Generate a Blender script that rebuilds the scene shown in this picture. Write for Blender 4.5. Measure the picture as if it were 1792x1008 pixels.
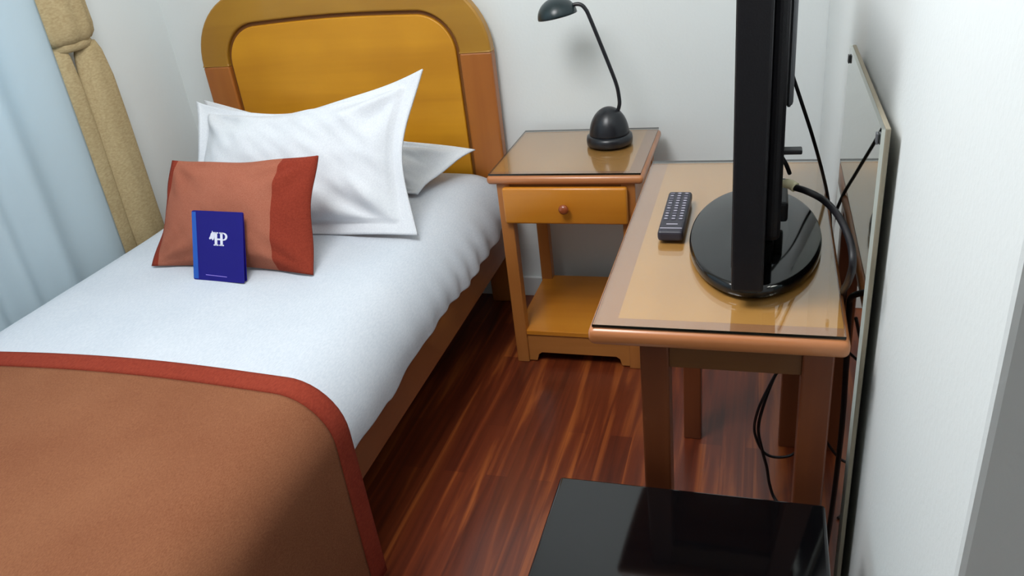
import bpy, bmesh, math, random
from mathutils import Vector, Matrix, noise
random.seed(7)
S = bpy.context.scene
for o in list(bpy.data.objects):
    bpy.data.objects.remove(o, do_unlink=True)
C = S.collection
PI = math.pi

# ------------------------------------------------------------------ camera
cd = bpy.data.cameras.new('camera')
cam = bpy.data.objects.new('camera', cd); C.objects.link(cam)
cd.sensor_width = 36; cd.lens = 1386.3 * 36 / 1792; cd.clip_start = .02
rt = Vector((0.9550758, 0.2755366, -0.1091320)); up = Vector((-0.0351871, 0.4710628, 0.8813976)); fw = Vector((-0.2942654, 0.8379615, -0.4595960))
m = Matrix((rt, up, -fw)).transposed().to_4x4(); m.translation = Vector((0, 0, 1.3593))
cam.matrix_world = m
S.camera = cam
cd.dof.use_dof = False

# ------------------------------------------------------------------ world, light, exposure
S.view_settings.view_transform = 'Standard'; S.view_settings.look = 'None'
S.view_settings.gamma = 1; S.view_settings.use_curve_mapping = False
S.view_settings.exposure = 0.78
w = bpy.data.worlds.new('world'); S.world = w; w.use_nodes = True
w.node_tree.nodes['Background'].inputs[0].default_value = (.55, .8, 1, 1)
w.node_tree.nodes['Background'].inputs[1].default_value = 1.0
LX, LY, LZ = -.76, .86, 2.33
ld = bpy.data.lights.new('ceiling_bulb', 'POINT'); ld.shadow_soft_size = .32
ld.energy = 36; ld.color = (.975, .985, 1)
lo = bpy.data.objects.new('ceiling_bulb', ld); C.objects.link(lo); lo.location = (LX, LY, LZ - .28)

# ------------------------------------------------------------------ materials
def new(name):
    mt = bpy.data.materials.new(name); mt.use_nodes = True
    nt = mt.node_tree; return mt, nt, nt.nodes, nt.links, nt.nodes['Principled BSDF']
def srgb(c):
    return tuple((x / 255 / 12.92 if x / 255 <= .04045 else ((x / 255 + .055) / 1.055) ** 2.4) for x in c) + (1,)
def plain(name, col, rough=.5, metal=0, coat=0, spec=.5, bump=0, bscale=200, var=0, sheen=0):
    mt, nt, n, l, b = new(name)
    b.inputs['Base Color'].default_value = srgb(col); b.inputs['Roughness'].default_value = rough
    b.inputs['Metallic'].default_value = metal; b.inputs['Coat Weight'].default_value = coat
    b.inputs['Specular IOR Level'].default_value = spec
    if sheen: b.inputs['Sheen Weight'].default_value = sheen
    tc = n.new('ShaderNodeTexCoord')
    if bump:
        nz = n.new('ShaderNodeTexNoise'); nz.inputs['Scale'].default_value = bscale; nz.inputs['Detail'].default_value = 3
        l.new(tc.outputs['Object'], nz.inputs['Vector'])
        bp = n.new('ShaderNodeBump'); bp.inputs['Strength'].default_value = bump; bp.inputs['Distance'].default_value = .002
        l.new(nz.outputs['Fac'], bp.inputs['Height']); l.new(bp.outputs['Normal'], b.inputs['Normal'])
    if var:
        nz = n.new('ShaderNodeTexNoise'); nz.inputs['Scale'].default_value = 6; nz.inputs['Detail'].default_value = 5
        l.new(tc.outputs['Object'], nz.inputs['Vector'])
        mx = n.new('ShaderNodeMix'); mx.data_type = 'RGBA'
        c = srgb(col)
        mx.inputs['A'].default_value = tuple(x * (1 - var) for x in c[:3]) + (1,)
        mx.inputs['B'].default_value = tuple(min(1, x * (1 + var)) for x in c[:3]) + (1,)
        l.new(nz.outputs['Fac'], mx.inputs['Factor']); l.new(mx.outputs['Result'], b.inputs['Base Color'])
    return mt
def wood(name, c1, c2, axis='x', rough=.35, coat=.3, scale=1.0, crough=.12):
    mt, nt, n, l, b = new(name)
    tc = n.new('ShaderNodeTexCoord'); mp = n.new('ShaderNodeMapping')
    s = {'x': (1.5, 22, 22), 'y': (22, 1.5, 22), 'z': (22, 22, 1.5)}[axis]
    mp.inputs['Scale'].default_value = [q * scale for q in s]
    nz = n.new('ShaderNodeTexNoise'); nz.inputs['Scale'].default_value = 1; nz.inputs['Detail'].default_value = 5; nz.inputs['Distortion'].default_value = .6
    l.new(tc.outputs['Object'], mp.inputs['Vector']); l.new(mp.outputs['Vector'], nz.inputs['Vector'])
    nz2 = n.new('ShaderNodeTexNoise'); nz2.inputs['Scale'].default_value = 3.5; nz2.inputs['Detail'].default_value = 2
    l.new(tc.outputs['Object'], nz2.inputs['Vector'])
    ad = n.new('ShaderNodeMath'); ad.operation = 'ADD'
    m2 = n.new('ShaderNodeMath'); m2.operation = 'MULTIPLY'; m2.inputs[1].default_value = .5
    m1 = n.new('ShaderNodeMath'); m1.operation = 'MULTIPLY'; m1.inputs[1].default_value = .5
    l.new(nz.outputs['Fac'], m1.inputs[0]); l.new(nz2.outputs['Fac'], m2.inputs[0])
    l.new(m1.outputs[0], ad.inputs[0]); l.new(m2.outputs[0], ad.inputs[1])
    cr = n.new('ShaderNodeValToRGB'); cr.color_ramp.elements[0].position = .36; cr.color_ramp.elements[1].position = .64
    cr.color_ramp.elements[0].color = srgb(c1); cr.color_ramp.elements[1].color = srgb(c2)
    l.new(ad.outputs[0], cr.inputs['Fac']); l.new(cr.outputs['Color'], b.inputs['Base Color'])
    b.inputs['Roughness'].default_value = rough; b.inputs['Coat Weight'].default_value = coat; b.inputs['Coat Roughness'].default_value = crough
    return mt
def floor_mat():
    mt, nt, n, l, b = new('parquet')
    tc = n.new('ShaderNodeTexCoord'); mp = n.new('ShaderNodeMapping'); mp.inputs['Rotation'].default_value = (0, 0, PI / 2)
    br = n.new('ShaderNodeTexBrick'); br.offset = .37; br.inputs['Scale'].default_value = 1
    br.inputs['Brick Width'].default_value = .55; br.inputs['Row Height'].default_value = .058; br.inputs['Mortar Size'].default_value = .0007
    br.inputs['Mortar Smooth'].default_value = .3; br.inputs['Bias'].default_value = 0
    br.inputs['Color1'].default_value = (0, 0, 0, 1); br.inputs['Color2'].default_value = (1, 1, 1, 1); br.inputs['Mortar'].default_value = (.25, .25, .25, 1)
    l.new(tc.outputs['Object'], mp.inputs['Vector']); l.new(mp.outputs['Vector'], br.inputs['Vector'])
    m2 = n.new('ShaderNodeMapping'); m2.inputs['Scale'].default_value = (34, 1.6, 1)
    nz = n.new('ShaderNodeTexNoise'); nz.inputs['Scale'].default_value = 1; nz.inputs['Detail'].default_value = 6; nz.inputs['Distortion'].default_value = .8
    l.new(tc.outputs['Object'], m2.inputs['Vector']); l.new(m2.outputs['Vector'], nz.inputs['Vector'])
    a = n.new('ShaderNodeMath'); a.operation = 'MULTIPLY'; a.inputs[1].default_value = .20
    c = n.new('ShaderNodeMath'); c.operation = 'MULTIPLY_ADD'; c.inputs[1].default_value = 1.12
    l.new(br.outputs['Color'], a.inputs[0]); l.new(nz.outputs['Fac'], c.inputs[0]); l.new(a.outputs[0], c.inputs[2])
    cr = n.new('ShaderNodeValToRGB'); e = cr.color_ramp.elements
    e[0].position = .42; e[0].color = srgb((74, 28, 14)); e[1].position = 1.0; e[1].color = srgb((168, 90, 40))
    x = e.new(.70); x.color = srgb((108, 46, 22))
    l.new(c.outputs[0], cr.inputs['Fac']); l.new(cr.outputs['Color'], b.inputs['Base Color'])
    b.inputs['Roughness'].default_value = .33; b.inputs['Coat Weight'].default_value = .25; b.inputs['Coat Roughness'].default_value = .12
    return mt
def glass_mat(name, edge=False):
    mt, nt, n, l, b = new(name)
    out = n['Material Output']; n.remove(b)
    tr = n.new('ShaderNodeBsdfTransparent'); gl = n.new('ShaderNodeBsdfGlossy'); gl.inputs['Roughness'].default_value = .015
    lw = n.new('ShaderNodeLayerWeight'); lw.inputs['Blend'].default_value = .5; mx = n.new('ShaderNodeMixShader')
    pw = n.new('ShaderNodeMath'); pw.operation = 'POWER'; pw.inputs[1].default_value = 3.6
    fr = n.new('ShaderNodeMath'); fr.operation = 'MULTIPLY_ADD'; fr.inputs[1].default_value = .94; fr.inputs[2].default_value = .06
    l.new(lw.outputs['Facing'], pw.inputs[0]); l.new(pw.outputs[0], fr.inputs[0])
    tr.inputs['Color'].default_value = (.98, .985, .975, 1)
    l.new(fr.outputs[0], mx.inputs[0]); l.new(tr.outputs[0], mx.inputs[1]); l.new(gl.outputs[0], mx.inputs[2]); l.new(mx.outputs[0], out.inputs[0])
    return mt
def fabric_mat(name, col, col2, scale=260, rough=.95, bump=.5, stripe=None):
    mt, nt, n, l, b = new(name)
    tc = n.new('ShaderNodeTexCoord'); mp = n.new('ShaderNodeMapping')
    mp.inputs['Scale'].default_value = (1, .35, 1) if stripe is None else stripe
    l.new(tc.outputs['Object'], mp.inputs['Vector'])
    nz = n.new('ShaderNodeTexNoise'); nz.inputs['Scale'].default_value = scale; nz.inputs['Detail'].default_value = 2
    l.new(mp.outputs['Vector'], nz.inputs['Vector'])
    nz2 = n.new('ShaderNodeTexNoise'); nz2.inputs['Scale'].default_value = 5; nz2.inputs['Detail'].default_value = 3
    l.new(tc.outputs['Object'], nz2.inputs['Vector'])
    av = n.new('ShaderNodeMath'); av.operation = 'MULTIPLY_ADD'; av.inputs[1].default_value = .35; 
    hv = n.new('ShaderNodeMath'); hv.operation = 'MULTIPLY'; hv.inputs[1].default_value = .65
    l.new(nz.outputs['Fac'], hv.inputs[0]); l.new(nz2.outputs['Fac'], av.inputs[0]); l.new(hv.outputs[0], av.inputs[2])
    cr = n.new('ShaderNodeValToRGB'); cr.color_ramp.elements[0].position = .35; cr.color_ramp.elements[1].position = .65
    cr.color_ramp.elements[0].color = srgb(col); cr.color_ramp.elements[1].color = srgb(col2)
    l.new(av.outputs[0], cr.inputs['Fac']); l.new(cr.outputs['Color'], b.inputs['Base Color'])
    bp = n.new('ShaderNodeBump'); bp.inputs['Strength'].default_value = bump; bp.inputs['Distance'].default_value = .001
    l.new(nz.outputs['Fac'], bp.inputs['Height']); l.new(bp.outputs['Normal'], b.inputs['Normal'])
    b.inputs['Roughness'].default_value = rough; b.inputs['Specular IOR Level'].default_value = .15
    return mt
def sheer_mat():
    mt, nt, n, l, b = new('sheer_voile')
    out = n['Material Output']
    b.inputs['Base Color'].default_value = srgb((206, 222, 230)); b.inputs['Roughness'].default_value = .8
    tl = n.new('ShaderNodeBsdfTranslucent'); tl.inputs['Color'].default_value = srgb((206, 226, 234))
    tp = n.new('ShaderNodeBsdfTransparent')
    m1 = n.new('ShaderNodeMixShader'); m1.inputs[0].default_value = .3
    m2 = n.new('ShaderNodeMixShader'); m2.inputs[0].default_value = .12
    l.new(b.outputs[0], m1.inputs[1]); l.new(tl.outputs[0], m1.inputs[2]); l.new(m1.outputs[0], m2.inputs[1]); l.new(tp.outputs[0], m2.inputs[2]); l.new(m2.outputs[0], out.inputs[0])
    return mt
M = {}
M['wall'] = plain('painted_plaster', (224, 229, 229), .8, bump=.2, bscale=120, spec=.2)
M['ceiling'] = plain('ceiling_paint', (225, 225, 218), .9)
M['trim'] = plain('white_trim_paint', (220, 224, 224), .4)
M['floor'] = floor_mat()
M['head_panel'] = wood('golden_veneer', (196, 132, 18), (222, 156, 30), 'x', .5, .05, .5)
M['head_frame'] = wood('varnished_frame', (160, 112, 30), (178, 130, 40), 'x', .4, .2, .6)
M['head_stile'] = wood('varnished_stile', (160, 92, 34), (178, 108, 44), 'z', .4, .2, .6)
M['rail'] = wood('dark_varnished_rail', (118, 70, 40), (142, 86, 50), 'y', .4, .25)
M['groove'] = plain('dark_groove', (126, 78, 26), .6)
M['wood_top'] = wood('blond_veneer', (190, 138, 70), (202, 150, 82), 'y', .45, .0, .5)
M['wood_band'] = wood('pinkish_lipping', (160, 112, 76), (174, 126, 88), 'y', .45, .0, .6)
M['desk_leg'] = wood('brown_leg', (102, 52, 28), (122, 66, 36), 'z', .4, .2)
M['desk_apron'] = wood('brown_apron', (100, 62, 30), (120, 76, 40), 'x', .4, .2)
M['wood_edge'] = wood('orange_lipping', (176, 108, 62), (196, 128, 78), 'x', .35, .4)
M['wood_leg'] = wood('varnished_leg', (160, 98, 44), (182, 116, 56), 'z', .4, .25)
M['wood_apron'] = wood('varnished_apron', (164, 102, 46), (184, 120, 58), 'x', .4, .25)
M['drawer'] = wood('golden_drawer', (194, 118, 28), (210, 136, 40), 'x', .35, .35, .6)
M['knob'] = wood('turned_knob', (140, 66, 30), (160, 80, 38), 'z', .3, .5)
M['glass'] = glass_mat('clear_glass')
M['glass_edge'] = plain('glass_rim', (26, 28, 22), .15)
M['black_gloss'] = plain('black_gloss', (7, 7, 9), .08, spec=.5)
M['black_satin'] = plain('black_satin', (16, 17, 22), .4, spec=.4)
M['black_matte'] = plain('black_plastic', (13, 12, 17), .55, spec=.3, bump=.2, bscale=400)
M['lit_and_clip_grey'] = plain('lit_housing_clip_grey', (92, 94, 98), .5)  # light on the television's back put into the colour; plain grey on mirror clips
M['lamp_black'] = plain('lamp_enamel', (24, 26, 32), .32, spec=.5)
M['lamp_shade'] = plain('shade_enamel', (30, 44, 48), .3, spec=.5)
M['lamp_in'] = plain('shade_inside', (200, 200, 195), .4)
M['cord'] = plain('cord_rubber', (14, 12, 18), .5)
M['plug'] = plain('plug_ivory', (214, 206, 170), .4)
M['rgrey'] = plain('remote_body', (40, 38, 50), .45)
M['rbtn'] = plain('remote_button', (86, 84, 100), .4)
M['rmark'] = plain('remote_print', (205, 200, 215), .5)
M['sheet'] = fabric_mat('white_cotton', (194, 202, 212), (208, 214, 222), 300, .9, .25)
M['pillow'] = fabric_mat('pillow_cotton', (214, 218, 225), (226, 230, 235), 300, .9, .25)
M['throw'] = fabric_mat('terracotta_weave', (122, 74, 50), (142, 94, 66), 700, .95, .4)
M['throw_band'] = fabric_mat('brick_red_weave', (128, 48, 34), (144, 60, 42), 330, .95, .5)
M['cushion'] = fabric_mat('salmon_weave', (154, 88, 68), (174, 110, 88), 700, .95, .6)
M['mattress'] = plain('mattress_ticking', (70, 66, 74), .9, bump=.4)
M['drape'] = fabric_mat('tan_drape', (166, 146, 108), (188, 170, 132), 220, .95, .5)
M['sheer'] = sheer_mat()
M['card'] = plain('card_blue', (24, 16, 118), .45, spec=.3)
M['card_edge'] = plain('card_light_blue', (24, 84, 178), .35, coat=.3)
M['card_print'] = plain('card_white_print', (226, 226, 240), .5)
M['card_line'] = plain('card_lilac_print', (150, 130, 225), .5)
M['mirror'] = plain('silvered_glass', (206, 208, 200), .02, metal=1)
M['mframe'] = plain('mirror_border', (150, 142, 124), .6, spec=.3)
mt, nt, n, l, b = new('lamp_diffuser'); b.inputs['Emission Color'].default_value = (1, .96, .92, 1); b.inputs['Emission Strength'].default_value = 3
M['diffuser'] = mt

# ------------------------------------------------------------------ helpers
def bx(bm, x0, x1, y0, y1, z0, z1, bev=0, seg=2, mi=0):
    r = bmesh.ops.create_cube(bm, size=1)
    vs = r['verts']
    for v in vs:
        v.co = Vector((x0 + (v.co.x + .5) * (x1 - x0), y0 + (v.co.y + .5) * (y1 - y0), z0 + (v.co.z + .5) * (z1 - z0)))
    fs = set(f for v in vs for f in v.link_faces)
    for f in fs: f.material_index = mi
    if bev:
        es = list(set(e for v in vs for e in v.link_edges))
        bmesh.ops.bevel(bm, geom=es, offset=bev, segments=seg, profile=.5, affect='EDGES')
    return bm
def box(*a, **k): return bx(bmesh.new(), *a, **k)
def lathe(bm, prof, cx=0, cy=0, cz=0, n=48, sx=1, sy=1, capped=True, rot=None):
    rings = []
    for r, z in prof:
        ring = []
        for i in range(n):
            a = 2 * PI * i / n
            p = Vector((r * sx * math.cos(a), r * sy * math.sin(a), z))
            if rot: p = rot @ p
            ring.append(bm.verts.new(p + Vector((cx, cy, cz))))
        rings.append(ring)
    for a, b_ in zip(rings, rings[1:]):
        for i in range(n):
            bm.faces.new((a[i], a[(i + 1) % n], b_[(i + 1) % n], b_[i]))
    if capped:
        bm.faces.new(list(reversed(rings[0]))); bm.faces.new(rings[-1])
    return bm
def smooth_path(pts, k=8):
    P = [Vector(p) for p in pts]
    if len(P) < 3: return P
    out = []
    for i in range(len(P) - 1):
        p0 = P[max(i - 1, 0)]; p1 = P[i]; p2 = P[i + 1]; p3 = P[min(i + 2, len(P) - 1)]
        for j in range(k):
            t = j / k
            out.append(.5 * ((2 * p1) + (p2 - p0) * t + (2 * p0 - 5 * p1 + 4 * p2 - p3) * t * t + (3 * p1 - p0 - 3 * p2 + p3) * t ** 3))
    out.append(P[-1]); return out
def tube(bm, pts, r, n=10, k=8):
    P = smooth_path(pts, k); rings = []; N = None
    for i, p in enumerate(P):
        t = (P[min(i + 1, len(P) - 1)] - P[max(i - 1, 0)]).normalized()
        if N is None:
            N = t.cross(Vector((0, 0, 1)) if abs(t.z) < .9 else Vector((1, 0, 0))).normalized()
        N = (N - t * N.dot(t)).normalized(); B = t.cross(N)
        rr = r(i / (len(P) - 1)) if callable(r) else r
        rings.append([bm.verts.new(p + (N * math.cos(2 * PI * j / n) + B * math.sin(2 * PI * j / n)) * rr) for j in range(n)])
    for a, b_ in zip(rings, rings[1:]):
        for j in range(n): bm.faces.new((a[j], a[(j + 1) % n], b_[(j + 1) % n], b_[j]))
    bm.faces.new(list(reversed(rings[0]))); bm.faces.new(rings[-1])
    return bm
def prism(bm, poly, f, t, mi=0):
    """poly: 2D points, f maps (a,b,c) -> 3D, thickness c in 0..t"""
    A = [bm.verts.new(f(a, b_, 0)) for a, b_ in poly]; B = [bm.verts.new(f(a, b_, t)) for a, b_ in poly]
    fs = [bm.faces.new(A), bm.faces.new(list(reversed(B)))]
    for i in range(len(A)): fs.append(bm.faces.new((A[i], B[i], B[(i + 1) % len(A)], A[(i + 1) % len(A)])))
    for q in fs: q.material_index = mi
    return bm
def strip(bm, outer, inner, f, t):
    """band between two open polylines of equal length, extruded by t"""
    n_ = len(outer)
    V = [[bm.verts.new(f(p[0], p[1], c)) for p in L] for L in (outer, inner) for c in (0, t)]
    o0, o1, i0, i1 = V
    for k in range(n_ - 1):
        bm.faces.new((o0[k], o0[k + 1], i0[k + 1], i0[k])); bm.faces.new((o1[k], i1[k], i1[k + 1], o1[k + 1]))
        bm.faces.new((o0[k], o1[k], o1[k + 1], o0[k + 1])); bm.faces.new((i0[k], i0[k + 1], i1[k + 1], i1[k]))
    for k in (0, n_ - 1): bm.faces.new((o0[k], i0[k], i1[k], o1[k]))
    return bm
def obj(name, bm, mat, parent=None, smooth=False, mods=None, bevel=0):
    bmesh.ops.recalc_face_normals(bm, faces=bm.faces)
    me = bpy.data.meshes.new(name)
    off = parent
    while off is not None and off.parent is not None: off = off.parent
    org = Vector(off.location) if off is not None else None
    if org is None:
        lo_ = Vector([min(v.co[i] for v in bm.verts) for i in range(3)]); hi_ = Vector([max(v.co[i] for v in bm.verts) for i in range(3)])
        org = Vector(((lo_.x + hi_.x) / 2, (lo_.y + hi_.y) / 2, lo_.z))
    bmesh.ops.translate(bm, verts=bm.verts, vec=-org)
    bm.to_mesh(me); bm.free()
    for mm in (mat if isinstance(mat, (list, tuple)) else [mat]): me.materials.append(mm)
    if smooth:
        for p in me.polygons: p.use_smooth = True
    o = bpy.data.objects.new(name, me); C.objects.link(o)
    if parent is not None: o.parent = parent
    else: o.location = org
    if bevel:
        q = o.modifiers.new('bevel', 'BEVEL'); q.width = bevel; q.segments = 3; q.limit_method = 'ANGLE'; q.angle_limit = .6
        for p in me.polygons: p.use_smooth = True
        q.harden_normals = True
    return o
def thing(name, label, cat, loc, group=None):
    o = bpy.data.objects.new(name, None); C.objects.link(o); o.location = loc; o.empty_display_size = .05
    return tag(o, label, cat, group)
def tag(o, label, cat, group=None):
    o['label'] = label; o['category'] = cat
    if group: o['group'] = group
    return o
def struct(name, bm, mat, parent=None, smooth=False):
    o = obj(name, bm, mat, parent, smooth)
    o['kind'] = 'structure'
    return o

# ------------------------------------------------------------------ room
XL, XR, YB, YF, ZC = -2.02, .166, 2.44, -1.7, 2.40
YE = .536      # where the right wall ends in an outside corner
struct('floor', box(XL - .1, 1.4, YF - .1, YB + .1, -.1, 0), M['floor'])
struct('ceiling', box(XL - .1, 1.4, YF - .1, YB + .1, ZC, ZC + .1), M['ceiling'])
struct('wall_back', box(XL - .1, XR + .1, YB, YB + .1, 0, ZC), M['wall'])
bm = box(XR, 1.3, YE, YB, 0, ZC, bev=.006, seg=2)
struct('wall_right', bm, M['wall'])

struct('wall_hall', box(1.3, 1.4, YF, YE, 0, ZC), M['wall'])
struct('wall_front', box(XL - .1, 1.4, YF - .1, YF, 0, ZC), M['wall'])
# left wall with window opening
wy0, wy1, wz0, wz1 = .15, 1.75, .85, 2.10
bm = bmesh.new()
bx(bm, XL - .1, XL, YF, wy0, 0, ZC); bx(bm, XL - .1, XL, wy1, YB, 0, ZC)
bx(bm, XL - .1, XL, wy0, wy1, 0, wz0); bx(bm, XL - .1, XL, wy0, wy1, wz1, ZC)
struct('wall_left', bm, M['wall'])
wn = bpy.data.objects.new('window_1', None); C.objects.link(wn); wn.location = (XL, (wy0 + wy1) / 2, wz0); wn['kind'] = 'structure'
bm = bmesh.new()
for a in ((wy0, wy0 + .05, wz0, wz1), (wy1 - .05, wy1, wz0, wz1), (wy0, wy1, wz0, wz0 + .05), (wy0, wy1, wz1 - .05, wz1), ((wy0 + wy1) / 2 - .025, (wy0 + wy1) / 2 + .025, wz0, wz1)):
    bx(bm, XL - .07, XL - .02, *a)
obj('window_frame', bm, M['trim'], wn)
obj('window_pane', box(XL - .05, XL - .044, wy0 + .04, wy1 - .04, wz0 + .04, wz1 - .04), M['glass'], wn)
# baseboards
struct('baseboard_back', box(XL, XR, YB - .014, YB, 0, .075, bev=.003), M['trim'])
struct('baseboard_left', box(XL, XL + .014, YF, YB - .014, 0, .075, bev=.003), M['trim'])
# ceiling lamp (the room's own light, above the frame)
t = thing('ceiling_light', 'round flush ceiling light with a white diffuser overhead between bed and camera', 'ceiling light', (LX, LY, ZC))
obj('base', lathe(bmesh.new(), [(.22, -.0005), (.22, -.025), (.16, -.03)], LX, LY, ZC), M['trim'], t, smooth=True)
obj('diffuser', lathe(bmesh.new(), [(.20, -.031), (.21, -.040), (.18, -.048), (.02, -.052)], LX, LY, ZC), M['diffuser'], t, smooth=True)

# ------------------------------------------------------------------ bed
HX0, HX1, HT = -1.865, -.808, 1.122
bed = thing('bed', 'single wooden bed with a rounded golden headboard against the back wall', 'bed', (-1.33, 1.4, 0))
hb_y0, hb_y1 = 2.375, 2.415
fh = lambda a, b_, c: Vector((a, hb_y0 + c, b_))
def arch(x0, x1, zt, r, zb, n=14, dip=0):
    """points from left bottom over the top to right bottom"""
    L = [(x0, zb), (x0, zt - r)]
    for i in range(1, n + 1):
        a = PI - i / n * PI / 2; L.append((x0 + r + r * math.cos(a), zt - r + r * math.sin(a)))
    m_ = 8
    for i in range(1, m_): L.append((x0 + r + (x1 - x0 - 2 * r) * i / m_, zt + dip * math.sin(PI * i / m_)))
    for i in range(0, n + 1):
        a = PI / 2 - i / n * PI / 2; L.append((x1 - r + r * math.cos(a), zt - r + r * math.sin(a)))
    L.append((x1, zb)); return L
seam = .885
O = arch(HX0, HX1, HT, HT - seam - .0, seam, dip=.012); I = arch(HX0 + .105, HX1 - .105, HT - .10, HT - .10 - seam, seam, dip=.008)
hd = obj('headboard', strip(bmesh.new(), O, I, fh, .042), M['head_frame'], bed, bevel=.008)
for s, x in ((-1, HX0), (1, HX1 - .105)):
    obj('stile', box(x, x + .105, hb_y0, hb_y0 + .042, .0, seam, bev=.006), M['head_stile'], hd)
IN = arch(HX0 + .10, HX1 - .10, HT - .095, HT - .095 - seam, .30, dip=.008)
bm = bmesh.new(); prism(bm, IN, lambda a, b_, c: Vector((a, hb_y0 + .018 + c, b_)), .014)
obj('groove', bm, M['groove'], hd)
PN = arch(HX0 + .117, HX1 - .117, HT - .112, HT - .112 - seam, .30, dip=.008)
bm = bmesh.new(); prism(bm, PN, lambda a, b_, c: Vector((a, hb_y0 + .004 + c, b_)), .016)
obj('panel', bm, M['head_panel'], hd, bevel=.005)
obj('side_rail', box(-.830, -.802, .42, 2.375, .235, .375, bev=.004), M['rail'], bed)
obj('side_rail', box(-1.862, -1.834, .42, 2.375, .235, .375, bev=.004), M['rail'], bed)
obj('foot_rail', box(-1.834, -.830, .42, .448, .235, .375, bev=.004), M['rail'], bed)
for x in (-1.86, -.864): obj('leg', box(x, x + .06, .45, .51, 0, .30, bev=.005), M['rail'], bed)
bm = bmesh.new()
for i in range(9): bx(bm, -1.834, -.830, .52 + i * .21, .60 + i * .21, .262, .280)
obj('slats', bm, M['rail'], bed)
# mattress
MT = .505
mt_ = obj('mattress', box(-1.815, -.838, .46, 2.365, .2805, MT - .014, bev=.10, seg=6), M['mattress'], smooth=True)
tag(mt_, 'dark grey single mattress showing at the head end under the white sheet', 'mattress')

def shell_section(xl, xr, zt, zb, r, n=10, ns=7, nt=24, crown=.012, flare=0):
    L = []
    for i in range(ns): L.append((xl - flare * (1 - i / ns), zb + (zt - r - zb) * i / ns))
    for i in range(n + 1):
        a = PI - i / n * PI / 2; L.append((xl + r + r * math.cos(a), zt - r + r * math.sin(a)))
    for i in range(1, nt):
        u = i / nt; L.append((xl + r + (xr - xl - 2 * r) * u, zt + crown * math.sin(PI * u)))
    for i in range(n + 1):
        a = PI / 2 - i / n * PI / 2; L.append((xr - r + r * math.cos(a), zt - r + r * math.sin(a)))
    for i in range(1, ns + 1): L.append((xr + flare * i / ns, zt - r + (zb - zt + r) * i / ns))
    return L
def shell(sec, y0, y1, ny, fn, mats=1, mfn=None):
    bm = bmesh.new(); rows = []
    for j in range(ny + 1):
        v = j / ny; y = y0 + (y1 - y0) * v
        rows.append([bm.verts.new(fn(i / (len(sec) - 1), v, Vector((x, y, z)))) for i, (x, z) in enumerate(sec)])
    for j in range(ny):
        for i in range(len(sec) - 1):
            f = bm.faces.new((rows[j][i], rows[j][i + 1], rows[j + 1][i + 1], rows[j + 1][i]))
    return bm
def solid(o, t, off=0, sub=0):
    s = o.modifiers.new('solid', 'SOLIDIFY'); s.thickness = t; s.offset = off
    if sub:
        q = o.modifiers.new('sub', 'SUBSURF'); q.levels = sub; q.render_levels = sub
    return o
# white sheet / duvet cover over the mattress, hem wavy over the side rail
sec = shell_section(-1.848, -.793, MT + .006, .345, .140, ns=6, n=16)
def sheet_fn(u, v, p):
    y = p.y; q = p.copy()
    side = max(0, (MT - .03 - p.z)) / .12
    n1 = noise.noise(Vector((p.x * 2.2, y * 2.2, 0))) * .006
    n2 = noise.noise(Vector((p.x * 9 + p.z * 6, y * 5, 3))) * .0028
    q.z += n1 + n2
    s = 1 if p.x > -1.3 else -1
    if p.z < MT - .03:
        k = min(1, side)
        # soft vertical folds and an uneven hem, deeper folds near the head end
        fold = .0045 * (1 + math.sin(y * 62 + 2.4 * math.sin(y * 7))) * k * (0.25 + 0.9 * max(0, min(1, (y - 1.5) / .35)))
        q.x += s * fold + s * .003 * (1 + math.sin(y * 7)) * k
        hem = .008 * math.sin(y * 8 + 1) + .004 * math.sin(y * 23) + .02 * max(0, (y - 1.72)) * 2
        q.z += (hem * (1 if y > 1.3 else .5) + .004) * k * k
    # head end: tucks down
    if v > .97: q.z -= (v - .97) / .03 * .02
    return q
o = obj('bed_sheet', shell(sec, .47, 2.35, 150, sheet_fn), M['sheet'], smooth=True); solid(o, .008, 1, 1)
tag(o, 'plain white bed sheet pulled over the mattress with a wavy side hem', 'bed sheet')
# terracotta throw across the foot half
YT = 1.085
secT = shell_section(-1.852, -.768, MT + .026, .07, .105, ns=14, flare=.006)
def throw_fn(u, v, p):
    q = p.copy()
    n1 = noise.noise(Vector((p.x * 2.0 + 4, p.y * 2.0, 1))) * .008
    q.z += n1 * (1 if p.z > MT - .05 else 0)
    k = max(0, min(1, (MT - .04 - p.z) / .3)); s = 1 if p.x > -1.3 else -1
    q.x += s * (.010 * math.sin(p.y * 11 + 1.5) + .006) * k
    # the head edge runs a little askew
    q.y += (v) * (.018 * math.sin((p.x + 1.86) * 2.6) - .02 * k) 
    return q
rows_band = 7
def throw_piece(name, mat, a, b_, parent, lift=0):
    # a..b_ in metres along y
    n_ = max(4, int((b_ - a) / .009))
    def fn(u, v, p):
        vv = (p.y - .40) / (YT - .40)
        q = throw_fn(u, vv, p); q.z += lift if p.z > MT - .05 else 0; return q
    o = obj(name, shell(secT, a, b_, n_, fn), mat, parent, smooth=True); solid(o, .010 + lift, 1)
    return o
tw = thing('bed_throw', 'terracotta woven bed throw with a brick red border over the foot of the bed', 'throw', (-1.33, .75, MT))
throw_piece('woven_field', M['throw'], .40, YT - .052, tw)
throw_piece('border', M['throw_band'], YT - .052, YT, tw, .0015)
tw.children[1]['label'] = 'brick red border'

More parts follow.
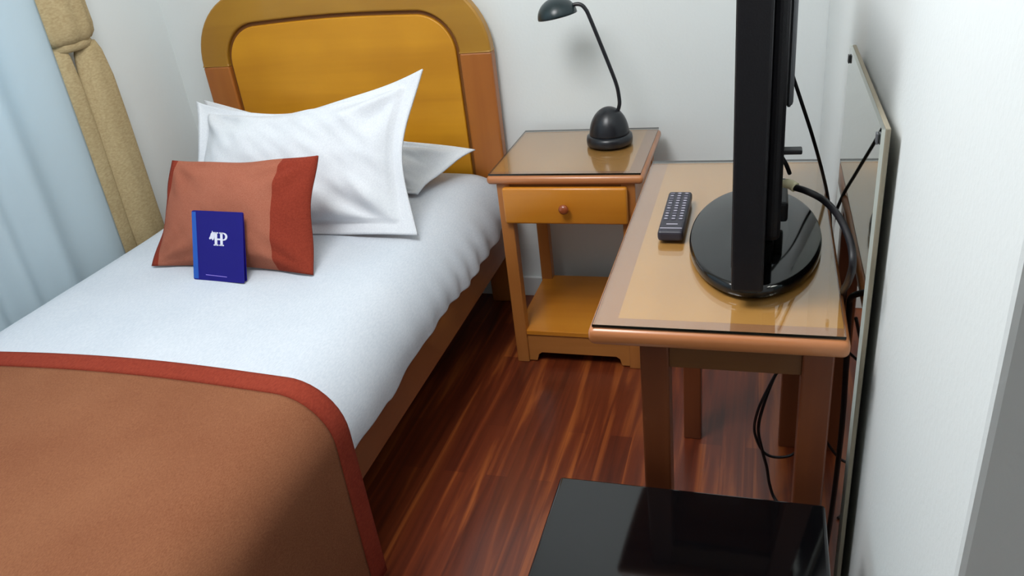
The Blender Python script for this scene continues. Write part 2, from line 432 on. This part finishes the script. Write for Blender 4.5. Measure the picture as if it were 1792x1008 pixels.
# ------------------------------------------------------------------ pillows
def pillow_mesh(BL, BR, TR, TL, T, flange=0, n=44, pinch=.02, seed=0, wr=.006, bulge_back=.6, sag=0, crease=1.0, topsag=0, botpinch=1.0, step=.0):
    BL, BR, TR, TL = map(Vector, (BL, BR, TR, TL))
    N = ((BR - BL) + (TR - TL)).cross((TL - BL) + (TR - BR)).normalized()
    bm = bmesh.new(); grids = []
    U = (BR - BL).normalized(); V = (TL - BL).normalized()
    for side in (1, -1):
        g = []
        for j in range(n + 1):
            row = []
            for i in range(n + 1):
                u, v = i / n, j / n
                p = BL * (1 - u) * (1 - v) + BR * u * (1 - v) + TR * u * v + TL * (1 - u) * v
                # pinch of edges between the corners
                p = p + U * (pinch * math.sin(PI * v) * (1 - 2 * u)) * (abs(1 - 2 * u) ** 2) + V * (pinch * (botpinch if v < .5 else 1) * math.sin(PI * u) * (1 - 2 * v)) * (abs(1 - 2 * v) ** 2)
                fu = max(0, min(1, (min(u, 1 - u) - flange) / (.5 - flange))); fv = max(0, min(1, (min(v, 1 - v) - flange * 1.3) / (.5 - flange * 1.3)))
                h = (1 - (1 - fu) ** 2.6) ** .75 * (1 - (1 - fv) ** 2.6) ** .75
                p = p + Vector((0, 0, -topsag * v * v * math.sin(PI * u ** .75)))
                if step and fu > 0 and fv > 0: h = step + (1 - step) * h
                w_ = 0
                # creases radiating from the corners and soft noise
                for (cu, cv) in ((0, 0), (1, 0), (1, 1), (0, 1)):
                    du, dv = abs(u - cu), abs(v - cv); d = math.hypot(du, dv); a = math.atan2(dv, du + 1e-6)
                    w_ += wr * crease * math.sin(a * 11 + seed + cu * 2 + cv) * math.exp(-((d - .25) / .16) ** 2) * min(1, h * 3)
                w_ += wr * .9 * noise.noise(Vector((u * 16 + v * 9 + seed, v * 5 - u * 3, side * 2))) * min(1, h * 2) * (.35 + .65 * u)
                w_ += wr * 1.2 * noise.noise(Vector((u * 5 + seed, v * 4, side * 2))) * min(1, h * 2)
                edge = .003
                fl = .006 * math.sin(u * 14 + v * 9 + seed) * (1 - min(1, h * 3))
                q = p + N * (fl + side * (edge + (T if side > 0 else T * bulge_back) * h) + w_ * side)
                if side > 0: q = q + Vector((0, 0, -sag * h * math.sin(PI * v)))
                row.append(bm.verts.new(q))
            g.append(row)
        grids.append(g)
    for g, s in zip(grids, (1, -1)):
        for j in range(n):
            for i in range(n):
                f = (g[j][i], g[j][i + 1], g[j + 1][i + 1], g[j + 1][i]); bm.faces.new(f if s > 0 else f[::-1])
    A, B = grids
    for i in range(n):
        bm.faces.new((A[0][i], B[0][i], B[0][i + 1], A[0][i + 1])); bm.faces.new((A[n][i], A[n][i + 1], B[n][i + 1], B[n][i]))
        bm.faces.new((A[i][0], A[i + 1][0], B[i + 1][0], B[i][0])); bm.faces.new((A[i][n], B[i][n], B[i + 1][n], A[i + 1][n]))
    return bm
ZP = MT + .027
bm = pillow_mesh((-1.66, 1.775, ZP), (-.876, 1.785, ZP), (-.892, 2.03, .918), (-1.680, 2.06, .85), .085, flange=.06, pinch=.05, seed=2, wr=.010, topsag=.030, botpinch=.0, step=.10, n=70)
o = obj('pillow', bm, M['pillow'], smooth=True)
tag(o, 'large white pillow with a flat flange, standing upright behind the terracotta cushion', 'pillow', 'white pillows at the head of the bed')
bm = pillow_mesh((-1.72, 2.13, ZP + .01), (-.99, 2.07, ZP + .004), (-.862, 2.27, .606), (-1.815, 2.27, .795), .07, flange=.05, pinch=.02, seed=5, wr=.010, step=.08, n=60)
o = obj('pillow', bm, M['pillow'], smooth=True)
tag(o, 'white pillow mostly hidden behind the large upright one, its corner by the nightstand', 'pillow', 'white pillows at the head of the bed')

# terracotta cushion: field + bands (faces of one pillow surface split by u)
def split_pillow(corners, T, cuts, names, mats, root, **k):
    for (a, b_), nm, mt in zip(cuts, names, mats):
        bm = pillow_mesh(*corners, T, **k)
        n = k.get('n', 44)
        # remove faces outside the band: verts carry (i) order in creation
        per = (n + 1) * (n + 1); bm.verts.ensure_lookup_table(); bm.verts.index_update()
        dead = []
        for f in bm.faces:
            us = [((v.index % per) % (n + 1)) / n for v in f.verts]
            c_ = sum(us) / len(us)
            if not (a <= c_ < b_): dead.append(f)
        bmesh.ops.delete(bm, geom=dead, context='FACES')
        obj(nm, bm, mt, root, smooth=True)
cu = thing('cushion', 'terracotta cushion with a brick red band, leaning on the big white pillow', 'cushion', (-1.3, 1.57, ZP))
split_pillow(((-1.562, 1.560, ZP - .002), (-1.064, 1.548, ZP - .006), (-1.066, 1.690, .792), (-1.530, 1.715, .776)), .055,
             ((-1, .045), (.045, .80), (.80, 2)), ('border', 'woven_field', 'border'), (M['throw_band'], M['cushion'], M['throw_band']), cu,
             flange=.0, pinch=.012, seed=1, wr=.003, crease=1.2)

# blue card standing on the sheet in front of the cushion
cb = Vector((-1.303, 1.488, MT + .0265))
card = thing('card', 'dark blue folded card with a white emblem standing against the cushion', 'card', cb)
cu_ax = Vector((.165, -.012, 0)).normalized(); lean = Vector((.0, .42, 1)).normalized(); cn = cu_ax.cross(lean).normalized()   # cn points to the camera side
if cn.y > 0: cn = -cn
def cf(a, b_, c): return cb + cu_ax * a + lean * b_ + cn * c
CW, CH = .080, .176
def rrect(a0, a1, b0, b1, r, n=5):
    L = []
    for cx, cy, s in ((a1 - r, b1 - r, 0), (a0 + r, b1 - r, 1), (a0 + r, b0 + r, 2), (a1 - r, b0 + r, 3)):
        for i in range(n + 1):
            a = (s + i / n) * PI / 2; L.append((cx + r * math.cos(a), cy + r * math.sin(a)))
    return L
obj('front_cover', prism(bmesh.new(), rrect(-CW, CW, 0, CH, .004), cf, -.0015), M['card'], card)
bk = lambda a, b_, c: cb + Vector((0, .008 * (1 - b_ / CH), 0)) + lean * b_ + cu_ax * a + Vector((0, c, 0))
obj('back_cover', prism(bmesh.new(), rrect(-CW, CW, 0, CH - .001, .004), lambda a, b_, c: bk(a, b_, c) + Vector((0, .003, 0)), .0015), M['card'], card)
obj('spine_strip', prism(bmesh.new(), [(-CW, .003), (-CW + .016, .003), (-CW + .013, CH - .003), (-CW, CH - .003)], cf, .0004), M['card_edge'], card)
# emblem: interlocked serif H and P beside a horse head
bm = bmesh.new()
ex, ey, es = .002, .090, .034   # centre-left, base, height
def ep(poly): prism(bm, [(ex + a * es, ey + b_ * es) for a, b_ in poly], lambda a, b_, c: cf(a, b_, c), .0006)
def rect(a0, a1, b0, b1): ep([(a0, b0), (a1, b0), (a1, b1), (a0, b1)])
rect(-.32, -.08, 0, 1); rect(.20, .42, 0, 1); rect(-.08, .20, .42, .54)
rect(-.42, .02, 0, .09); rect(.10, .52, 0, .09); rect(.12, .5, .91, 1); rect(-.40, .02, .91, 1)
# P bowl
out = [(.42 + .0, .99)] + [(.50 + .36 * math.sin(PI * i / 10), .70 + .29 * math.cos(PI * i / 10)) for i in range(11)] + [(.42, .41)]
inn = [(.42, .90)] + [(.48 + .18 * math.sin(PI * i / 10), .70 + .20 * math.cos(PI * i / 10)) for i in range(11)] + [(.42, .50)]
strip(bm, [(ex + a * es, ey + b_ * es) for a, b_ in out], [(ex + a * es, ey + b_ * es) for a, b_ in inn], lambda a, b_, c: cf(a, b_, c), .0006)
ep([(-.34, .62), (-.40, .45), (-.52, .38), (-.60, .50), (-.78, .44), (-.84, .52), (-.72, .70), (-.66, .88), (-.56, .98), (-.52, 1.10), (-.46, .99), (-.34, .93)])
obj('emblem', bm, M['card_print'], card)
obj('printed_line', prism(bmesh.new(), [(-.040, .0135), (.026, .0115), (.026, .0130), (-.040, .015)], cf, .0006), M['card_line'], card)

# ------------------------------------------------------------------ nightstand
nx0, nx1, ny0, ny1, nz = -.735, -.295, 1.984, 2.396, .628
ns = thing('nightstand', 'small wooden nightstand with one drawer beside the headboard', 'nightstand', ((nx0 + nx1) / 2, (ny0 + ny1) / 2, 0))
def wood_top(root, x0, x1, y0, y1, zt, th, bl, br, glass_in, front=True):
    g_ = .005
    # bullnosed slab
    tp = obj('table_top', box(x0, x1, y0, y1, zt - g_ - th, zt - g_ - .0012, bev=.011, seg=4), M['wood_edge'], root, smooth=False)
    for p in tp.data.polygons: p.use_smooth = True
    z0, z1 = zt - g_ - .002, zt - g_ - .0002
    a0, a1, b0, b1 = x0 + .008, x1 - .008, y0 + .008, y1 - .008
    bm = bmesh.new(); bx(bm, a0 + bl, a1 - br, b0 + .03, b1, z0, z1 + .0001)
    obj('veneer', bm, M['wood_top'], tp)
    bm = bmesh.new(); 
    if bl: bx(bm, a0, a0 + bl, b0, b1, z0, z1)
    if br: bx(bm, a1 - br, a1, b0, b1, z0, z1)
    bx(bm, a0 + bl, a1 - br, b0, b0 + .03, z0, z1)
    obj('lipping', bm, M['wood_band'], tp)
    bm = box(x0 + glass_in, x1 - glass_in, y0 + glass_in, y1 - .004, zt - g_ + .0004, zt)
    for f in bm.faces:
        f.material_index = 0 if abs(f.normal.z) > .5 else 1
    obj('glass_sheet', bm, [M['glass'], M['glass_edge']], root)
wood_top(ns, nx0, nx1, ny0, ny1, nz, .026, .0, .034, .007)
lx = (nx0 + .024, nx1 - .024 - .038); ly = (ny0 + .014, ny1 - .014 - .036)
zt = nz - .031
for x in lx:
    for y in ly:
        obj('leg', box(x, x + .038, y, y + .036, 0, zt, bev=.003), M['wood_leg'], ns)
# aprons and drawer case
obj('side_panel', box(lx[0] + .004, lx[0] + .016, ly[0] + .036, ly[1], .475, zt), M['wood_apron'], ns)
obj('side_panel', box(lx[1] + .022, lx[1] + .034, ly[0] + .036, ly[1], .475, zt), M['wood_apron'], ns)
obj('back_panel', box(lx[0] + .038, lx[1], ly[1] + .010, ly[1] + .022, .475, zt), M['wood_apron'], ns)
obj('drawer_rail', box(lx[0] + .038, lx[1], ly[0] + .006, ly[0] + .026, .578, zt), M['wood_apron'], ns)
dr = obj('drawer', box(lx[0] + .020, lx[1] + .018, ly[0] - .020, ly[0] - .001, .482, .590, bev=.007, seg=3), M['drawer'], ns)
for p in dr.data.polygons: p.use_smooth = True
kx = (lx[0] + lx[1]) / 2 + .022
rot = Matrix.Rotation(PI / 2, 3, 'X')
obj('knob', lathe(bmesh.new(), [(.006, 0), (.006, .009), (.012, .013), (.0145, .019), (.012, .025), (.005, .028)], kx, ly[0] - .0195, .535, 24, rot=rot), M['knob'], dr, smooth=True)
obj('shelf', box(lx[0] + .004, lx[1] + .034, ly[0] + .004, ly[1] + .030, .098, .114, bev=.002), M['drawer'], ns)
# lower front rail with an arched cut-out
a0, a1 = lx[0] + .034, lx[1] + .004
poly = [(a0, .004), (a0 + .028, .004), (a0 + .034, .026), (a0 + .045, .034), (a1 - .045, .034), (a1 - .034, .026), (a1 - .028, .004), (a1, .004), (a1, .098), (a0, .098)]
for y in (ly[0] + .008, ly[1] + .010):
    obj('lower_rail', prism(bmesh.new(), poly, lambda a, b_, c, y=y: Vector((a, y + c, b_)), .018), M['wood_apron'], ns)
for x in (lx[0] + .008, lx[1] + .012):
    obj('lower_rail', box(x, x + .018, ly[0] + .036, ly[1], .034, .098), M['wood_apron'], ns)

# ------------------------------------------------------------------ desk
dx0, dx1, dy0, dy1, dz = -.243, .129, 1.006, 1.752, .746
dk = thing('desk', 'narrow wooden table with a glass sheet, standing along the right wall', 'table', ((dx0 + dx1) / 2, (dy0 + dy1) / 2, 0))
wood_top(dk, dx0, dx1, dy0, dy1, dz, .030, .034, .0, .007)
dzt = dz - .035
legs = ((-.168, 1.030), (.068, 1.030), (-.168, 1.690), (.068, 1.690))
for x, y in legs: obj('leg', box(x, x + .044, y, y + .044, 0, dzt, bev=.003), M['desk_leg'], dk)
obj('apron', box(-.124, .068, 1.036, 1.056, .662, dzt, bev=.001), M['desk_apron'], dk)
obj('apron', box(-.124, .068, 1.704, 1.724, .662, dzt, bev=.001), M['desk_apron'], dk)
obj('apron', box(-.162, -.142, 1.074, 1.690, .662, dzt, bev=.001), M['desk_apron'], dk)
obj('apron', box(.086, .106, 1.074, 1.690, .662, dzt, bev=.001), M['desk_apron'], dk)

# ------------------------------------------------------------------ television
TVY0, TVY1, TZ0, TZ1 = 1.085, 1.60, .771, 1.235
tv = thing('television', 'black flat television seen edge-on on a round glossy foot on the glass-topped table', 'television', (-.006, 1.335, dz))
pr = [(.985, 0), (1, .003), (1, .012), (.985, .018), (.955, .020), (.4, .0215), (.2, .022)]
obj('stand_base', lathe(bmesh.new(), [(r_, z_) for r_, z_ in pr], -.006, 1.322, dz + .0005, 72, sx=.110, sy=.212), M['black_gloss'], tv, smooth=True)
obj('stand_neck', box(-.026, .026, 1.27, 1.40, dz + .021, .845, bev=.008), M['black_satin'], tv)
sc = obj('screen_housing', box(-.036, .010, TVY0, TVY1, TZ0, TZ1, bev=.004), M['black_matte'], tv)
obj('screen', box(-.0372, -.0355, TVY0 + .022, TVY1 - .022, TZ0 + .030, TZ1 - .022), M['black_gloss'], tv)
obj('back_housing', box(.008, .032, TVY0 + .07, TVY1 - .07, TZ0 + .05, TZ1 - .03, bev=.010, seg=3), M['black_matte'], tv)
bm = bmesh.new()
bx(bm, .031, .043, 1.22, 1.46, 1.01, TZ1 - .05, bev=.008, seg=3)
obj('rear_cover', bm, M['lit_and_clip_grey'], tv, smooth=True)  # paler than the black housing: the light it catches is painted in
obj('bracket_stub', box(.028, .058, 1.185, 1.205, .950, .957, bev=.002), M['black_satin'], tv)
obj('bracket_stub', box(.028, .046, 1.28, 1.40, .80, .835, bev=.005), M['black_satin'], tv)
obj('cable_stub', tube(bmesh.new(), [(.030, 1.32, .905), (.040, 1.32, .888), (.047, 1.33, .868)], .0035, 10, 4), M['cord'], tv, smooth=True)
pl = obj('antenna_plug', tube(bmesh.new(), [(.030, 1.190, .903), (.042, 1.185, .905), (.051, 1.178, .902)], lambda t: .0075 if t > .3 else .006, 14, 4), M['plug'], tv, smooth=True)
# cords
c1 = obj('antenna_cord', tube(bmesh.new(), [(.050, 1.178, .902), (.066, 1.160, .903), (.088, 1.147, .895), (.105, 1.095, .893), (.117, 1.045, .880), (.120, 1.010, .862), (.120, 1.035, .822), (.124, 1.115, .765), (.1355, 1.215, .700), (.1355, 1.235, .66), (.130, 1.25, .55), (.124, 1.27, .40), (.122, 1.30, .2), (.124, 1.32, .05), (.124, 1.33, .006)], .0050, 12), M['cord'], smooth=True)
tag(c1, 'thick black aerial cord from the ivory plug over the edge of the glass-topped table', 'cord')
c2 = obj('power_cord', tube(bmesh.new(), [(.046, 1.455, 1.005), (.060, 1.46, .965), (.086, 1.47, .890), (.112, 1.52, .80), (.130, 1.57, .725), (.140, 1.585, .655), (.142, 1.585, .5), (.120, 1.55, .42), (.060, 1.50, .375), (.030, 1.49, .310), (.012, 1.49, .25), (.008, 1.50, .19), (.025, 1.50, .14), (.050, 1.50, .122), (.090, 1.50, .132), (.125, 1.50, .18)], .0032, 10), M['cord'], smooth=True)
tag(c2, 'thin black power cord curving down behind the television', 'cord')
c3 = obj('power_cord', tube(bmesh.new(), [(.095, 1.46, .52), (.060, 1.49, .385), (.044, 1.50, .34), (.026, 1.50, .27), (.016, 1.50, .20), (.026, 1.50, .14), (.038, 1.50, .09), (.046, 1.50, .04), (.060, 1.49, .0045), (.09, 1.45, .0045)], .0036, 10), M['cord'], smooth=True)
tag(c3, 'black cord hanging under the table down to the floor', 'cord')
# ------------------------------------------------------------------ remote
ra = Vector((-.1505, 1.410, dz + .0006))
rm = thing('remote_control', 'dark remote control lying on the glass left of the television foot', 'remote control', ra)
obj('body', bx(bmesh.new(), ra.x - .023, ra.x + .023, ra.y - .098, ra.y + .098, ra.z, ra.z + .020, bev=.006, seg=3), M['rgrey'], rm, smooth=False)
rnd = random.Random(3)
for j in range(11):
    for i in range(3):
        x = ra.x - .0135 + i * .0135; y = ra.y + .084 - j * .0125
        b_ = obj('button', box(x - .0042, x + .0042, y - .0030, y + .0030, ra.z + .0195, ra.z + .0212, bev=.0006, seg=1), M['rbtn'], rm)
        k = rnd.random()
        if k > .25: obj('button_print', box(x - .0026, x + .0026, y - .0013, y + .0010, ra.z + .0212, ra.z + .0214), M['rmark'], b_)
obj('maker_print', box(ra.x - .010, ra.x + .010, ra.y - .066, ra.y - .0635, ra.z + .0198, ra.z + .0203), M['rmark'], rm)
obj('seam_line', box(ra.x - .0195, ra.x + .0195, ra.y - .0840, ra.y - .0820, ra.z + .0198, ra.z + .0204), M['rmark'], rm)

# ------------------------------------------------------------------ desk lamp on the nightstand
lb = Vector((-.428, 2.245, nz + .0006))
lp = thing('desk_lamp', 'small black desk lamp with a domed base on the nightstand', 'lamp', lb)
obj('base', lathe(bmesh.new(), [(.060, 0), (.067, .003), (.068, .016), (.066, .026), (.059, .030)], lb.x, lb.y, lb.z, 56), M['lamp_black'], lp, smooth=True)
dome = [(.0585 * math.cos(a), .027 + .082 * math.sin(a)) for a in [i / 14 * PI / 2 * .97 for i in range(15)]]
obj('dome', lathe(bmesh.new(), dome, lb.x, lb.y, lb.z, 56), M['lamp_black'], lp, smooth=True)
jx, jy = -.394, 2.245
obj('arm', tube(bmesh.new(), [(jx - .006, jy, lb.z + .095), (jx, jy, .745), (jx - .001, jy, .770), (jx - .006, jy, .800), (jx - .022, jy, .850), (jx - .070, jy, .985), (jx - .082, jy, 1.012), (jx - .094, jy, 1.024), (jx - .110, jy, 1.026), (jx - .128, jy, 1.020)], .0055, 14), M['lamp_black'], lp, smooth=True)
sh = Vector((-.556, jy, .998)); rr = Matrix.Rotation(-.14, 3, 'Y') @ Matrix.Rotation(.0, 3, 'X')
prof = [(.056 * math.cos(a), .050 * math.sin(a)) for a in [i / 12 * PI / 2 * .97 for i in range(13)]]
sd = obj('shade', lathe(bmesh.new(), prof + [(.004, .0475)] , sh.x, sh.y, sh.z, 48, capped=False, rot=rr), M['lamp_shade'], lp, smooth=True)
solid(sd, .0015, -1)
obj('bulb', lathe(bmesh.new(), [(.004, -.006), (.014, .0), (.018, .012), (.014, .026), (.010, .038), (.009, .046)], sh.x, sh.y, sh.z, 24, rot=rr), M['lamp_in'], lp, smooth=True)

# ------------------------------------------------------------------ standing mirror
my0, my1, mz0, mz1, mx = 1.042, 1.528, .0, 1.032, .142
mr = thing('mirror', 'tall thin unframed mirror standing between the glass-topped table and the right wall', 'mirror', (mx + .006, (my0 + my1) / 2, mz0))
obj('backing_board', box(mx + .0045, mx + .011, my0, my1, mz0, mz1, bev=.0015), M['mframe'], mr)
obj('glass', box(mx, mx + .0045, my0 + .001, my1 - .001, mz0 + .001, mz1 - .001), M['mirror'], mr)
for y in (my0 + .022, my1 - .022):
    obj('clip', box(mx - .003, mx - .0002, y - .006, y + .006, mz1 - .026, mz1 - .012, bev=.001), M['lit_and_clip_grey'], mr)

# ------------------------------------------------------------------ black glossy cabinet
bc = thing('low_cabinet', 'glossy black low cabinet on the floor in front of the glass-topped table', 'cabinet', (-.09, .70, 0))
o = obj('top_panel', box(-.290, .108, .46, .946, .478, .500, bev=.006, seg=3), M['black_gloss'], bc)
for p in o.data.polygons: p.use_smooth = True
obj('body', box(-.284, .102, .47, .94, .02, .478, bev=.003), M['black_satin'], bc)
obj('door', box(-.280, .098, .448, .469, .03, .474, bev=.004), M['black_gloss'], bc)
for x in (-.26, .06):
    for y in (.49, .90): obj('foot', lathe(bmesh.new(), [(.014, 0), (.014, .02)], x + .01, y, 0, 20), M['black_satin'], bc)

# ------------------------------------------------------------------ curtains
def sheet_curtain(name, mat, y0, y1, z0, z1, xf, n=160, nz_=24):
    bm = bmesh.new(); rows = []
    for j in range(nz_ + 1):
        z = z0 + (z1 - z0) * j / nz_
        rows.append([bm.verts.new((xf(y0 + (y1 - y0) * i / n, z), y0 + (y1 - y0) * i / n, z)) for i in range(n + 1)])
    for j in range(nz_):
        for i in range(n): bm.faces.new((rows[j][i], rows[j][i + 1], rows[j + 1][i + 1], rows[j + 1][i]))
    return obj(name, bm, mat, smooth=True)
def xsh(y, z): return -1.902 + .014 * math.sin(y * 44 + 1.6 * math.sin(y * 9 + z * .4)) + .008 * math.sin(y * 17 + z * .5)
o = sheet_curtain('sheer_curtain', M['sheer'], -.1, 1.813, .03, 2.30, xsh); solid(o, .0012, 0)
tag(o, 'thin white sheer curtain hanging in soft folds beside the bed', 'curtain')
# gathered tan drape
dp = thing('drape', 'tan drape gathered by a tieback at the wall left of the headboard', 'curtain', (-1.945, 1.93, .02))
def drape(name, prof, cy, cx, pleats, amp, lobes=None, par=dp, seed=0, mat='drape'):
    bm = bmesh.new(); n = 96; rings = []
    for z, ry, rx in prof:
        ring = []
        for i in range(n):
            a = 2 * PI * i / n
            f = 1 + amp * math.cos(pleats * a + seed + z * 1.2)
            ring.append(bm.verts.new((cx + rx * f * math.cos(a), (cy(z) if callable(cy) else cy) + ry * f * math.sin(a), z)))
        rings.append(ring)
    for a_, b_ in zip(rings, rings[1:]):
        for i in range(n): bm.faces.new((a_[i], a_[(i + 1) % n], b_[(i + 1) % n], b_[i]))
    bm.faces.new(rings[0][::-1]); bm.faces.new(rings[-1])
    return obj(name, bm, M[mat], par, smooth=True)
drape('gathered_top', [(1.066, .062, .030), (1.070, .090, .042), (1.085, .104, .050), (1.11, .108, .054), (1.16, .106, .054), (1.3, .112, .054), (1.6, .135, .052), (2.3, .17, .045)], 1.915, -1.948, 9, .05)
drape('tieback', [(1.045, .070, .030), (1.050, .078, .038), (1.062, .082, .040), (1.074, .078, .038)], 1.922, -1.948, 3, .0)
drape('lower_panel', [(.03, .078, .040), (.5, .072, .038), (.8, .066, .036), (.95, .060, .034), (1.03, .048, .028), (1.06, .036, .020)], lambda z: 1.958 + .016 * min(1, max(0, (z - .5) / .5)), -1.940, 5, .05, seed=1)
drape('lower_panel', [(.03, .050, .034), (.5, .048, .032), (.8, .044, .030), (.95, .040, .028), (1.03, .034, .024), (1.06, .028, .018)], lambda z: 1.845 + .022 * min(1, max(0, (z - .5) / .5)), -1.944, 4, .05, seed=2)
# curtain rod
rd = thing('curtain_rod', 'white curtain rod on the left wall above the window', 'curtain rod', (-1.93, .95, 2.31))
obj('rod', tube(bmesh.new(), [(-1.93, -.2, 2.31), (-1.93, 2.15, 2.31)], .011, 14), M['trim'], rd, smooth=True)
for y in (-.12, 2.12): obj('bracket', box(XL, -1.925, y - .01, y + .01, 2.300, 2.312), M['trim'], rd)
